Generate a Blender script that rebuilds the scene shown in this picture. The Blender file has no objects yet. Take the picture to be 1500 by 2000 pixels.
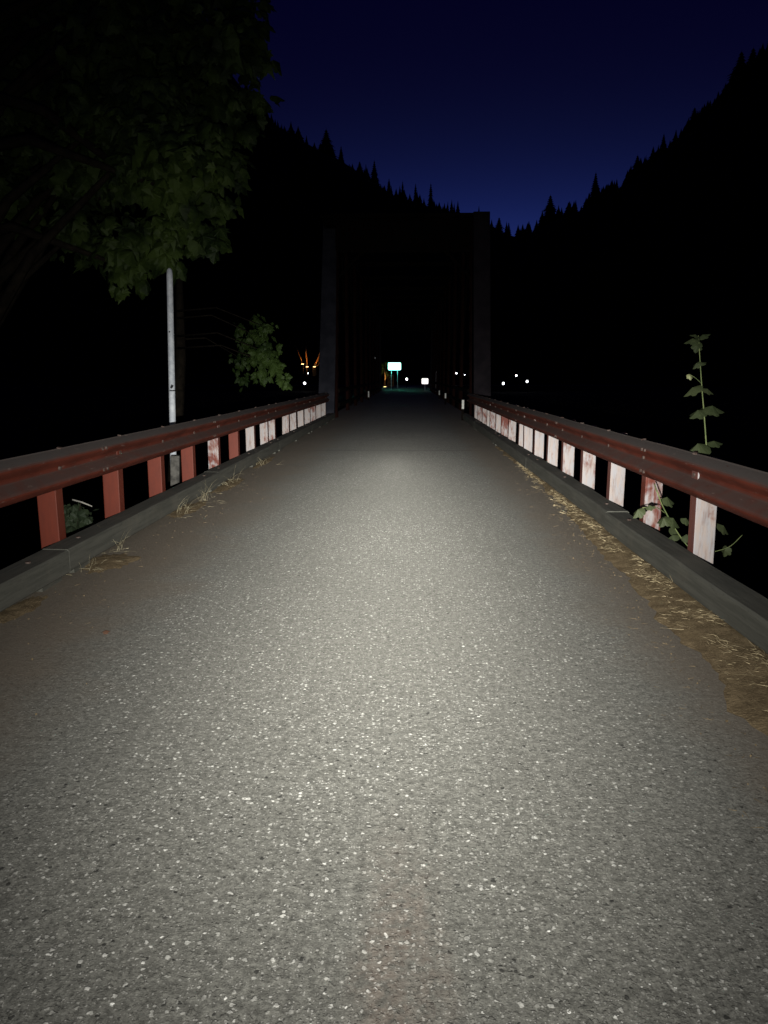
import bpy, bmesh, math, random
from mathutils import Vector, Matrix, Euler, noise
R = math.radians
S = bpy.context.scene
C = S.collection

# ------------------------------------------------------------------ camera
CAM_H = 1.45
cam = bpy.data.cameras.new("camera")
cam_o = bpy.data.objects.new("camera", cam); C.objects.link(cam_o)
S.camera = cam_o
cam.sensor_fit = 'HORIZONTAL'; cam.sensor_width = 36; cam.lens = 36
cam.clip_start = .05; cam.clip_end = 4000
cam_o.location = (0, 0, CAM_H)
cam_o.rotation_euler = (R(90 - 10.02), 0, R(1.69))
CM = Matrix.Translation(cam_o.location) @ cam_o.rotation_euler.to_matrix().to_4x4()

def at(px, py, D):
    """world point seen at pixel (px,py) of the 1500x2000 photo at depth D (layout aid)"""
    return CM @ Vector(((px - 750) / 1500 * D, -(py - 1000) / 1500 * D, -D))

# ------------------------------------------------------------------ world: late dusk sky
w = bpy.data.worlds.new("World"); S.world = w; w.use_nodes = True
nt = w.node_tree; bg = nt.nodes['Background']
sky = nt.nodes.new('ShaderNodeTexSky'); sky.sky_type = 'NISHITA'; sky.sun_disc = False
sky.sun_elevation = R(-8); sky.sun_rotation = R(6)
mul = nt.nodes.new('ShaderNodeMix'); mul.data_type = 'RGBA'; mul.blend_type = 'MULTIPLY'
mul.inputs['Factor'].default_value = 1
mul.inputs['B'].default_value = (3.6, 5.4, 24, 1)
nt.links.new(sky.outputs[0], mul.inputs['A'])
add = nt.nodes.new('ShaderNodeMix'); add.data_type = 'RGBA'; add.blend_type = 'ADD'
add.inputs['Factor'].default_value = 1; add.clamp_result = True
add.inputs['B'].default_value = (-.0022, -.0012, .0115, 1)
nt.links.new(mul.outputs['Result'], add.inputs['A'])
nt.links.new(add.outputs['Result'], bg.inputs[0]); bg.inputs[1].default_value = 1
S.view_settings.view_transform = 'Standard'; S.view_settings.look = 'None'
S.view_settings.exposure = 0; S.view_settings.gamma = 1

# ------------------------------------------------------------------ the bicycle style headlight held beside the camera
LAMP_POWER = 60000.0
ld = bpy.data.lights.new("headlight_beam", 'SPOT')
ld.energy = LAMP_POWER; ld.spot_size = R(165); ld.spot_blend = .4; ld.shadow_soft_size = .018
ld.color = (1, .984, .915)
ld.use_nodes = True
ln = ld.node_tree; em = next(n for n in ln.nodes if n.type == 'EMISSION')
tc = ln.nodes.new('ShaderNodeTexCoord')
sep = ln.nodes.new('ShaderNodeSeparateXYZ'); ln.links.new(tc.outputs['Normal'], sep.inputs[0])
def lmath(op, a, b=None):
    n = ln.nodes.new('ShaderNodeMath'); n.operation = op
    for i, v in enumerate((a, b)):
        if v is None: continue
        if isinstance(v, (int, float)): n.inputs[i].default_value = v
        else: ln.links.new(v, n.inputs[i])
    return n.outputs[0]
# the beam spreads wider sideways than up and down
up_ = lmath('MULTIPLY_ADD', lmath('GREATER_THAN', sep.outputs[1], 0.0), .3)
up_.node.inputs[2].default_value = 1.0
ly = lmath('MULTIPLY', sep.outputs[1], up_)
zf = lmath('MAXIMUM', lmath('ABSOLUTE', sep.outputs[2]), .01)
def ang_of(xs_):
    x_ = lmath('MULTIPLY', sep.outputs[0], xs_)
    o_ = lmath('POWER', lmath('ADD', lmath('MULTIPLY', x_, x_), lmath('MULTIPLY', ly, ly)), .5)
    return lmath('MULTIPLY', lmath('ARCTAN2', o_, zf), 57.2958)
prof = lmath('ADD', lmath('MULTIPLY', lmath('EXPONENT', lmath('MULTIPLY', ang_of(.55), -.34)), .78),
             lmath('MULTIPLY', lmath('EXPONENT', lmath('MULTIPLY', ang_of(.88), -.124)), .315))
ln.links.new(prof, em.inputs['Strength'])
lo = bpy.data.objects.new("headlight_beam", ld); C.objects.link(lo)
lo.location = (-.05, .12, 1.27)
lo.rotation_euler = (R(90 - 5.7), 0, R(.6))

random.seed(7)
rnd = random.random
def rr(a, b): return a + (b - a) * random.random()

# ------------------------------------------------------------------ helpers
class MB:
    def __init__(s): s.v = []; s.f = []
    def add(s, vs, fs):
        n = len(s.v); s.v += [tuple(v) for v in vs]; s.f += [tuple(i + n for i in f) for f in fs]
    def box(s, c, d, m=None, ch=0.0):
        x, y, z = (q / 2 for q in d)
        if ch <= 0:
            vs = [Vector((a * x, b * y, e * z)) for a in (-1, 1) for b in (-1, 1) for e in (-1, 1)]
            fs = [(0, 1, 3, 2), (4, 6, 7, 5), (0, 4, 5, 1), (2, 3, 7, 6), (0, 2, 6, 4), (1, 5, 7, 3)]
        else:
            bm = bmesh.new(); bmesh.ops.create_cube(bm, size=1)
            for v in bm.verts: v.co = Vector((v.co.x * d[0], v.co.y * d[1], v.co.z * d[2]))
            bmesh.ops.bevel(bm, geom=bm.edges[:], offset=ch, segments=2, affect='EDGES', profile=.6)
            bm.verts.index_update()
            vs = [v.co.copy() for v in bm.verts]; fs = [[v.index for v in f.verts] for f in bm.faces]; bm.free()
        if m is not None: vs = [m @ v for v in vs]
        c = Vector(c); s.add([v + c for v in vs], fs)
    def bar(s, a, b, wx, wy, ch=0, up=(0, 0, 1)):
        a = Vector(a); b = Vector(b); d = b - a
        z = d.normalized(); u = Vector(up)
        if abs(z.dot(u)) > .97: u = Vector((0, 1, 0))
        x = z.cross(u).normalized(); y = z.cross(x)
        m = Matrix((x, y, z)).transposed()
        s.box((a + b) / 2, (wx, wy, d.length), m, ch)
    def tube(s, pts, rad, n=6, cap=True):
        pts = [Vector(p) for p in pts]
        if not hasattr(rad, '__len__'): rad = [rad] * len(pts)
        vs = []; fs = []; px = None
        for i, p in enumerate(pts):
            t = (pts[min(i + 1, len(pts) - 1)] - pts[max(i - 1, 0)]).normalized()
            if px is None: px = t.orthogonal().normalized()
            px = (px - t * px.dot(t)).normalized(); py = t.cross(px)
            for k in range(n):
                a = 2 * math.pi * k / n
                vs.append(p + (px * math.cos(a) + py * math.sin(a)) * rad[i])
        for i in range(len(pts) - 1):
            for k in range(n):
                fs.append((i * n + k, i * n + (k + 1) % n, (i + 1) * n + (k + 1) % n, (i + 1) * n + k))
        if cap:
            fs.append(tuple(range(n))[::-1]); fs.append(tuple(range((len(pts) - 1) * n, len(pts) * n)))
        s.add(vs, fs)
    def ball(s, c, r, sx=1, sz=1):
        vs = []; fs = []; n, m = 8, 5
        for j in range(m + 1):
            a = math.pi * j / m
            for i in range(n):
                b = 2 * math.pi * i / n
                vs.append(Vector((math.sin(a) * math.cos(b) * r * sx, math.sin(a) * math.sin(b) * r, math.cos(a) * r * sz)) + Vector(c))
        for j in range(m):
            for i in range(n):
                fs.append((j * n + i, j * n + (i + 1) % n, (j + 1) * n + (i + 1) % n, (j + 1) * n + i))
        s.add(vs, fs)
    def build(s, name, mat, parent=None, smooth=False, loc=None):
        me = bpy.data.meshes.new(name)
        off = Vector(loc) if loc is not None else Vector((0, 0, 0))
        me.from_pydata([Vector(v) - off for v in s.v], [], s.f); me.update()
        if mat: me.materials.append(mat)
        if smooth:
            for p in me.polygons: p.use_smooth = True
        o = bpy.data.objects.new(name, me); C.objects.link(o)
        o.location = off
        if parent is not None:
            o.parent = parent
            if loc is None: o.matrix_parent_inverse = Matrix.Translation(-parent.location)
            else: o.location = off - parent.location
        return o

def tag(o, label=None, cat=None, group=None, kind=None):
    if label: o['label'] = label
    if cat: o['category'] = cat
    if group: o['group'] = group
    if kind: o['kind'] = kind
    return o
def thing(name, loc, label, cat, group=None):
    o = bpy.data.objects.new(name, None); C.objects.link(o); o.location = loc; o.empty_display_size = .2
    return tag(o, label, cat, group)

# ------------------------------------------------------------------ materials
def sub(o, par):
    bpy.context.view_layer.update()
    o.parent = par; o.matrix_parent_inverse = par.matrix_world.inverted()
    return o
class Mat:
    def __init__(s, name, rough=.8, spec=.3):
        s.m = bpy.data.materials.new(name); s.m.use_nodes = True
        s.t = s.m.node_tree; s.b = s.t.nodes['Principled BSDF']
        s.b.inputs['Roughness'].default_value = rough
        s.b.inputs['Specular IOR Level'].default_value = spec
        s.co = s.t.nodes.new('ShaderNodeTexCoord').outputs['Object']
    def n(s, t, **k):
        q = s.t.nodes.new(t)
        for a, b in k.items(): setattr(q, a, b)
        return q
    def set(s, sock, v):
        if isinstance(v, bpy.types.NodeSocket): s.t.links.new(v, sock)
        else: sock.default_value = v
    def map(s, sc, co=None):
        q = s.n('ShaderNodeMapping'); q.inputs['Scale'].default_value = sc
        s.t.links.new(co or s.co, q.inputs[0]); return q.outputs[0]
    def noise(s, scale, detail=4, rough=.55, co=None, dist=0):
        q = s.n('ShaderNodeTexNoise'); q.inputs['Scale'].default_value = scale
        q.inputs['Detail'].default_value = detail; q.inputs['Roughness'].default_value = rough
        q.inputs['Distortion'].default_value = dist
        s.t.links.new(co or s.co, q.inputs[0]); return q.outputs[0]
    def vor(s, scale, co=None, feat='F1', rnd_=1):
        q = s.n('ShaderNodeTexVoronoi', feature=feat); q.inputs['Scale'].default_value = scale
        q.inputs['Randomness'].default_value = rnd_
        s.t.links.new(co or s.co, q.inputs[0]); return q.outputs
    def math(s, op, a, b=0.0, c=0.0, clamp=False):
        q = s.n('ShaderNodeMath', operation=op, use_clamp=clamp)
        for i, v in enumerate((a, b, c)): s.set(q.inputs[i], v)
        return q.outputs[0]
    def rng(s, v, a, b, c=0.0, d=1.0, smooth=True):
        q = s.n('ShaderNodeMapRange', interpolation_type='SMOOTHSTEP' if smooth else 'LINEAR')
        for i, x in enumerate((v, a, b, c, d)): s.set(q.inputs[i], x)
        return q.outputs[0]
    def mix(s, f, a, b, mode='MIX'):
        q = s.n('ShaderNodeMix', data_type='RGBA', blend_type=mode)
        s.set(q.inputs['Factor'], f)
        for k, v in (('A', a), ('B', b)):
            if isinstance(v, (tuple, list)) and len(v) == 3: v = (*v, 1)
            s.set(q.inputs[k], v)
        return q.outputs['Result']
    def sep(s, v=None):
        q = s.n('ShaderNodeSeparateXYZ'); s.t.links.new(v or s.co, q.inputs[0]); return q.outputs
    def bump(s, h, strength=.5, dist=.01):
        q = s.n('ShaderNodeBump'); q.inputs['Strength'].default_value = strength; q.inputs['Distance'].default_value = dist
        s.t.links.new(h, q.inputs['Height']); s.t.links.new(q.outputs[0], s.b.inputs['Normal'])
    def col(s, v):
        if isinstance(v, (tuple, list)) and len(v) == 3: v = (*v, 1)
        s.set(s.b.inputs['Base Color'], v); return s.m

# asphalt -----------------------------------------------------------
m = Mat('asphalt', .75, .35)
xyz = m.sep()
wob = m.noise(.9, 3)
big = m.noise(.55, 4)
fine = m.noise(260, 2)
mid = m.noise(34, 4)
binder = m.mix(m.rng(mid, .3, .7), (.112, .110, .098), (.170, .167, .150))
binder = m.mix(m.rng(fine, .35, .7, 0, .55), binder, (.238, .235, .208))
# exposed chips, three sizes
def chips(scale, keep, lo, hi, rad, co_off, stretch=(1, 1, 1)):
    cc = m.map(stretch)
    dn_ = m.n('ShaderNodeTexNoise'); dn_.inputs['Scale'].default_value = scale * 1.5; dn_.inputs['Detail'].default_value = 2; m.t.links.new(cc, dn_.inputs[0]); ds = dn_.outputs['Color']
    q = m.n('ShaderNodeVectorMath', operation='MULTIPLY_ADD')
    m.t.links.new(ds, q.inputs[0])
    q.inputs[1].default_value = (.95 / scale,) * 3
    m.t.links.new(cc, q.inputs[2])
    v = m.vor(scale, co=q.outputs[0])
    h = m.n('ShaderNodeSeparateColor'); m.t.links.new(v['Color'], h.inputs[0])
    on = m.rng(h.outputs[0], keep, keep + .02)
    size = m.math('MULTIPLY_ADD', h.outputs[1], rad * .7, rad * .5)
    inside = m.rng(m.math('DIVIDE', v['Distance'], size), 1.0, .7)
    return m.math('MULTIPLY', on, inside), h.outputs[2], h.outputs[0], inside
c1, b1, r1, i1 = chips(56, .72, 0, 0, .42, 0)
c2, b2, r2, i2 = chips(125, .66, 0, 0, .45, 3)
c3, b3, r3, i3 = chips(30, .955, 0, 0, .30, 5)
# track where tyres polished the stones: centre of the lane; dusty edges
ax = m.math('ABSOLUTE', m.math('ADD', xyz[0], .22))
axw = m.math('MULTIPLY_ADD', wob, .9, m.math('SUBTRACT', ax, .45))
polish = m.rng(axw, 1.75, .55, .12, 1.0)
polish = m.math('MULTIPLY', polish, m.rng(big, .25, .6, .45, 1.0))
chipcol = m.mix(m.math('POWER', b1, 2.2), (.28, .275, .25), (1.0, .99, .93))
chipcol2 = m.mix(m.math('POWER', b2, 1.6), (.24, .235, .215), (.70, .685, .64))
col = m.mix(m.math('MULTIPLY', c2, polish), binder, chipcol2)
col = m.mix(m.math('MULTIPLY', c1, m.rng(polish, 0, .6)), col, chipcol)
col = m.mix(m.math('MULTIPLY', c3, m.rng(polish, .2, .8, .2, 1)), col, chipcol)
pit = m.math('MULTIPLY', m.rng(r1, .06, .04), i1)
col = m.mix(m.math('MULTIPLY', pit, .85), col, (.03, .03, .028))
pit2 = m.math('MULTIPLY', m.rng(r2, .05, .03), i2)
col = m.mix(m.math('MULTIPLY', pit2, .6), col, (.04, .04, .035))
gr = m.noise(75, 3, .65); gr2 = m.noise(28, 3, .6)
col = m.mix(1.0, col, m.mix(m.rng(gr, .32, .68), (.74,) * 3, (1.30,) * 3), 'MULTIPLY')
col = m.mix(1.0, col, m.mix(m.rng(gr2, .35, .65), (.84,) * 3, (1.18,) * 3), 'MULTIPLY')
jt = m.rng(m.math('ABSOLUTE', m.math('MULTIPLY_ADD', m.noise(3, 3), .12, m.math('ADD', xyz[1], -15.3))), .07, .03)
col = m.mix(m.math('MULTIPLY', jt, .5), col, (.05, .048, .044))
# brown dust along the left edge and in the crown
dn = m.noise(1.6, 5, .6)
ledge = m.rng(m.math('ADD', xyz[0], m.math('MULTIPLY_ADD', dn, 1.1, -.55)), -1.3, -2.15)
col = m.mix(m.math('MULTIPLY', ledge, .75), col, (.185, .148, .108))
redge = m.rng(m.math('ADD', xyz[0], m.math('MULTIPLY_ADD', dn, -.7, .35)), 1.05, 1.5)
col = m.mix(m.math('MULTIPLY', redge, .65), col, (.175, .14, .105))
st = m.noise(2.3, 5, .65, co=m.map((1.6, .5, 1)))
stx = m.math('ABSOLUTE', m.math('MULTIPLY_ADD', st, .5, m.math('ADD', xyz[0], -.22)))
stm = m.math('MULTIPLY', m.math('MULTIPLY', m.rng(stx, .17, .0), m.rng(mid, .35, .6, .2, 1)), m.rng(m.math('MULTIPLY_ADD', st, 1.2, xyz[1]), 3.1, 2.1))
col = m.mix(m.math('MULTIPLY', stm, .38), col, (.22, .15, .115))
col = m.mix(m.rng(st, .5, .8, 0, .28), col, (.075, .07, .062))
# tar cracks
cr = m.vor(.55, feat='DISTANCE_TO_EDGE', co=m.map((1, .7, 1), co=None))['Distance']
hgt = m.math('ADD', m.math('MULTIPLY', m.math('MAXIMUM', i1, m.math('MULTIPLY', i2, .6)), 1.0), m.math('MULTIPLY', fine, .5))
m.bump(hgt, .8, .0035)
m.set(m.b.inputs['Roughness'], m.mix(m.math('MULTIPLY', c1, .6), (.8,) * 3, (.35,) * 3))
ASPHALT = m.col(col)

# dirt
m = Mat('dirt', .95, .1)
a = m.noise(9, 6, .65); b = m.noise(70, 4, .7)
col = m.mix(m.rng(a, .35, .65), (.13, .095, .055), (.24, .18, .105))
col = m.mix(m.rng(b, .5, .75, 0, .7), col, (.36, .28, .165))
col = m.mix(m.rng(b, .42, .28, 0, .7), col, (.04, .028, .018))
m.bump(b, 1, .012)
DIRT = m.col(col)

# straw
m = Mat('straw', .65, .3)
oi = m.noise(23, 1)
STRAW = m.col(m.mix(m.rng(oi, .35, .65), (.17, .13, .075), (.46, .375, .225)))
m = Mat('dry_grass', .7, .2)
DRY = m.col(m.mix(m.rng(m.noise(30, 1), .35, .65), (.22, .19, .12), (.48, .43, .29)))

# weathered timber kerb
m = Mat('weathered_timber', .85, .2)
g = m.noise(1, 6, .65, co=m.map((34, 1.6, 34)))
g2 = m.noise(3.2, 5)
g3 = m.noise(90, 2, co=m.map((1, .12, 1)))
col = m.mix(m.rng(g, .35, .65), (.062, .062, .053), (.088, .087, .075))
col = m.mix(m.rng(g2, .5, .75, 0, .5), col, (.11, .102, .084))
col = m.mix(m.rng(g3, .62, .72, 0, .3), col, (.02, .02, .018))
m.bump(m.math('ADD', g, m.math('MULTIPLY', g3, .4)), .4, .006)
TIMBER = m.col(col)

# red paint on the rail: dusty on faces that look up
def red_paint(name, dusty, red=(.27, .045, .022)):
    m = Mat(name, .78 if dusty else .9, .15 if dusty else .03)
    n1 = m.noise(2.2, 6, .6); n2 = m.noise(38, 4, .6, co=m.map((1, .25, 1))); n3 = m.noise(7, 5, .6)
    red2 = tuple(c * .6 for c in red)
    col = m.mix(m.rng(n1, .35, .7), red, red2)
    geo = m.n('ShaderNodeNewGeometry'); nz = m.sep(geo.outputs['True Normal'])[2]
    if dusty:
        d = m.math('MULTIPLY', m.rng(nz, -.05, .45), m.rng(n3, .2, .62, .55, 1))
        col = m.mix(m.math('MULTIPLY', d, dusty), col, (.072, .048, .043))
        d2 = m.math('MULTIPLY', m.rng(nz, .15, .8), m.rng(m.sep()[2], .82, .86))
        col = m.mix(m.math('MULTIPLY', d2, .8), col, (.075, .069, .066))
    col = m.mix(m.rng(n2, .63, .72, 0, .5), col, (.20, .15, .13) if dusty else (.012, .006, .005))
    col = m.mix(m.rng(n2, .36, .28, 0, .6), col, (.05, .018, .012))
    m.bump(n2, .25, .003)
    return m.col(col)
RED_RAIL = red_paint('dusty_red_paint', .9, (.12, .026, .015))
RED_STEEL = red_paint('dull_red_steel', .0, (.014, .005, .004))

def worn_post(name, wear):
    m = Mat(name, .6, .3)
    oi = m.n('ShaderNodeObjectInfo')
    q = m.n('ShaderNodeVectorMath', operation='MULTIPLY_ADD')
    q.inputs[0].default_value = (1, 1, 1)
    cb = m.n('ShaderNodeCombineXYZ')
    r = m.math('MULTIPLY', oi.outputs['Random'], 37.0)
    m.t.links.new(r, cb.inputs[0]); m.t.links.new(r, cb.inputs[2])
    ad = m.n('ShaderNodeVectorMath', operation='ADD'); m.t.links.new(m.co, ad.inputs[0]); m.t.links.new(cb.outputs[0], ad.inputs[1])
    co = ad.outputs[0]
    n1 = m.noise(4.5, 5, .6, co=m.map((1.3, 1.3, .8), co=co), dist=.6)
    n2 = m.noise(16, 5, .6, co=m.map((1.6, 1.6, .35), co=co))
    n3 = m.noise(60, 3, .6, co=co)
    red = m.mix(n2, (.155, .028, .014), (.08, .018, .011))
    chalk = m.mix(m.rng(n2, .35, .65), (.35, .29, .265), (.32, .31, .325))
    chalk = m.mix(m.rng(m.noise(30, 4, .7, co=m.map((1, 1, .12), co=co)), .5, .68, 0, .65), chalk, (.20, .14, .12))
    t = m.math('MULTIPLY_ADD', n2, .35, m.math('MULTIPLY', n1, .65))
    shift = m.math('MULTIPLY_ADD', oi.outputs['Random'], .14, .5 - wear - .07)
    f = m.rng(m.math('SUBTRACT', t, shift), -.09, .09)
    nrm = m.n('ShaderNodeNewGeometry'); ny = m.math('ABSOLUTE', m.sep(nrm.outputs['True Normal'])[1])
    f = m.math('MULTIPLY', f, m.rng(ny, .5, .8, .12, 1))
    col = m.mix(f, red, chalk)
    col = m.mix(m.rng(n3, .68, .75, 0, .7), col, (.12, .04, .025))
    m.bump(n3, .2, .002)
    return m.col(col)
POST_RED = worn_post('red_post_paint', -.30)
POST_MIX = worn_post('worn_red_post_paint', .02)
POST_WHITE = worn_post('chalky_post_paint', .12)

def plain(name, c1_, c2_, sc=6, rough=.7, spec=.3, metal=0, bump=0):
    m = Mat(name, rough, spec); m.b.inputs['Metallic'].default_value = metal
    n_ = m.noise(sc, 5, .6)
    if bump: m.bump(n_, bump, .01)
    return m.col(m.mix(m.rng(n_, .35, .65), c1_, c2_))
STEEL = plain('galvanised_steel', (.46, .49, .54), (.66, .69, .73), 11, .55)
BOLT = plain('bolt_metal', (.05, .03, .025), (.11, .085, .075), 40, .8, .1)
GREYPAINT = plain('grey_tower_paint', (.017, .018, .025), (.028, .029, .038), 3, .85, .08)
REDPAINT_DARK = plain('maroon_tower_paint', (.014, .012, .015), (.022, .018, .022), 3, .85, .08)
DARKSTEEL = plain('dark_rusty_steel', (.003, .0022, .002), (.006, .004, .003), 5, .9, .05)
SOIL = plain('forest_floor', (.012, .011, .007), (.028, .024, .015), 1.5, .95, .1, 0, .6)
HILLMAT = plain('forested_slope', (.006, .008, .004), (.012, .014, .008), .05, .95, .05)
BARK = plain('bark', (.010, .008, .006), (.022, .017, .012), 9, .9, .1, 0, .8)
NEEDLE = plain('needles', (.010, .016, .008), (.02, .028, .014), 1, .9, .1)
WHITEPL = plain('white_marker_plastic', (.55, .55, .52), (.7, .7, .66), 20, .5)
WOODPALE = plain('pale_trunk_wood', (.25, .13, .05), (.40, .22, .09), 8, .8)
CONC = plain('concrete', (.045, .043, .04), (.12, .115, .105), 9, .9, .2, 0, .4)
STICK = plain('bleached_stick', (.30, .29, .26), (.45, .43, .38), 30, .8)

def leafmat(name, a_, b_):
    m = Mat(name, .6, .25)
    n_ = m.noise(1.7, 3); n2 = m.noise(40, 3)
    col = m.mix(m.rng(n_, .35, .65), a_, b_)
    col = m.mix(m.rng(n2, .45, .8, 0, .35), col, tuple(c * 1.5 for c in b_))
    tr = m.n('ShaderNodeBsdfTranslucent'); m.set(tr.inputs[0], col)
    m.col(col)
    mx = m.n('ShaderNodeMixShader'); mx.inputs[0].default_value = .25
    out = next(n for n in m.t.nodes if n.type == 'OUTPUT_MATERIAL')
    m.t.links.new(m.b.outputs[0], mx.inputs[1]); m.t.links.new(tr.outputs[0], mx.inputs[2])
    m.t.links.new(mx.outputs[0], out.inputs[0])
    return m.m
LEAF = leafmat('maple_leaf', (.008, .018, .004), (.055, .088, .018))
LEAF_B = leafmat('bright_leaf', (.014, .03, .006), (.045, .078, .016))
LEAF_V = leafmat('vine_leaf', (.035, .048, .020), (.065, .080, .036))
STEM = plain('green_stem', (.10, .14, .05), (.17, .2, .08), 20, .6)
LEAF_Y = leafmat('young_leaf', (.28, .30, .14), (.36, .38, .2))

def emit(name, c, s):
    m = bpy.data.materials.new(name); m.use_nodes = True
    t = m.node_tree; b = t.nodes['Principled BSDF']
    b.inputs['Base Color'].default_value = (.3, .3, .3, 1)
    b.inputs['Emission Color'].default_value = (*c, 1); b.inputs['Emission Strength'].default_value = s
    return m
LAMPWHITE = emit('lit_lamp_white', (.95, .97, 1), 6)
LAMPWARM = emit('lit_lamp_warm', (1, .62, .25), 6)
SIGNGREEN = emit('retro_emit_sign_face', (.80, 1, .96), 1.5)  # emission stands in for headlight thrown back by retroreflective sheeting
SIGNWHITE = emit('retro_emit_white_sign_face', (1, .98, .95), 1.3)  # not backlit: retroreflection imitated by an emissive face
SIGNTEXT = emit('sign_lettering', (.35, .82, .70), .9)  # lettering emits too, to go with the imitated retroreflection of the faces
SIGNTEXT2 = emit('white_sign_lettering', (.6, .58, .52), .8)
WATER = Mat('river_water', .12, .5); WATER.col((.004, .006, .008)); WATER.bump(WATER.noise(2, 4), .3, .05); WATER = WATER.m

# ------------------------------------------------------------------ terrain
XL, XR = -2.46, 1.86          # kerb feet
def sstep(a, b, v):
    t = min(1, max(0, (v - a) / (b - a))); return t * t * (3 - 2 * t)
RP = [(-900, -700), (-300, -420), (0, -240), (250, -60), (400, 90), (480, 190), (545, 275), (600, 302), (640, 328), (690, 352), (730, 378), (770, 402), (800, 412),
      (850, 428), (900, 445), (950, 462), (985, 474), (1015, 466), (1050, 446), (1090, 432), (1130, 414), (1170, 392), (1200, 368),
      (1240, 340), (1290, 298), (1340, 255), (1390, 205), (1440, 165), (1500, 120), (1700, -60), (2400, -500)]
YR = 600.0
def ridge(x):
    px = x / YR * 1500 + 795
    if px <= RP[0][0]: py = RP[0][1]
    elif px >= RP[-1][0]: py = RP[-1][1]
    else:
        for (a, pa), (b, pb) in zip(RP, RP[1:]):
            if a <= px <= b: py = pa + (pb - pa) * (px - a) / (b - a); break
    return CAM_H + (735 - py - 13) / 1500 * YR
def ground(x, y):
    z = -.75
    z -= 5.5 * (sstep(6, 26, y) - sstep(58, 84, y))
    z -= .8 * sstep(5, 12, abs(x)) * (1 - sstep(2, 20, y))
    if y > 84: z = -.75 + .72 * (1 - sstep(4, 9, abs(x))) * sstep(84, 86, y)
    z += noise.noise(Vector((x * .15, y * .15, 0))) * .35 * sstep(3.5, 8, abs(x))
    s = sstep(260, YR, y)
    r_ = ridge(x)
    z += s * (r_ + .75) + noise.noise(Vector((x * .02, y * .02, 3))) * 3 * s * (1 - sstep(YR - 60, YR, y) * .7)
    side = sstep(70, 300, abs(x)) * (1 - s)
    z += side * 70 * sstep(-50, 100, y)
    return z
mb = MB()
xs = [-900, -700, -550, -430, -340, -260, -200, -150, -110, -80, -60, -45, -35, -27, -20, -15, -11, -8.5, -7, -6, -5, -4, -3.2, 0, 3, 4, 5, 6, 7, 8.5, 11, 15, 20, 27, 35, 45, 60, 80, 110, 150, 200, 260, 340, 430, 550, 700, 900]
xs = sorted(set(xs + [i * 12 for i in range(-28, 29)]))
ys = [-60, -30, -15, -8, -4, 0, 3, 6, 9, 12, 15, 18, 22, 26, 30, 40, 50, 58, 62, 66, 70, 74, 78, 82, 84, 85, 86, 88, 92, 100, 110, 125, 140, 160, 190, 230, 260, 300, 340, 380, 420, 460, 500, 540, 570, 600, 640, 700, 800, 1000]
for y in ys:
    for x in xs: mb.v.append((x, y, ground(x, y)))
n = len(xs)
for j in range(len(ys) - 1):
    for i in range(n - 1):
        mb.f.append((j * n + i, j * n + i + 1, (j + 1) * n + i + 1, (j + 1) * n + i))
me_o = mb.build('ground', SOIL, smooth=True); tag(me_o, kind='structure')
me_o.data.materials.append(HILLMAT)
for p in me_o.data.polygons:
    if p.center.y > 150: p.material_index = 1
mb = MB(); mb.add([(-900, 4, -4.6), (900, 4, -4.6), (900, 90, -4.6), (-900, 90, -4.6)], [(0, 1, 2, 3)])
tag(mb.build('river', WATER), kind='structure')

# road deck: a fine sheet with slight undulation, real thickness
mb = MB()
ny_, nx_ = 90, 10
def road_z(x, y): return .006 * noise.noise(Vector((x * .6, y * .35, 1)))
Y0, Y1 = -6.0, 86.0
for j in range(ny_ + 1):
    y = Y0 + (Y1 - Y0) * j / ny_
    for i in range(nx_ + 1):
        x = XL - .45 + (XR + .9 - XL) * i / nx_
        mb.v.append((x, y, road_z(x, y)))
q = nx_ + 1
for j in range(ny_):
    for i in range(nx_): mb.f.append((j * q + i, j * q + i + 1, (j + 1) * q + i + 1, (j + 1) * q + i))
mb.box(((XL + XR) / 2, (Y0 + Y1) / 2, -.19), (XR - XL + .9, Y1 - Y0, .34))
tag(mb.build('road', ASPHALT), kind='structure')
mb = MB(); mb.add([(-3.2, 86, .0), (2.6, 86, .0), (3.2, 125, .002), (-4.2, 125, .002)], [(0, 1, 2, 3)])
mb.add([(-40, 125, -.02), (40, 125, -.02), (40, 131, -.02), (-40, 131, -.02)], [(0, 1, 2, 3)])
tag(mb.build('far_road', ASPHALT), kind='structure')

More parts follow.
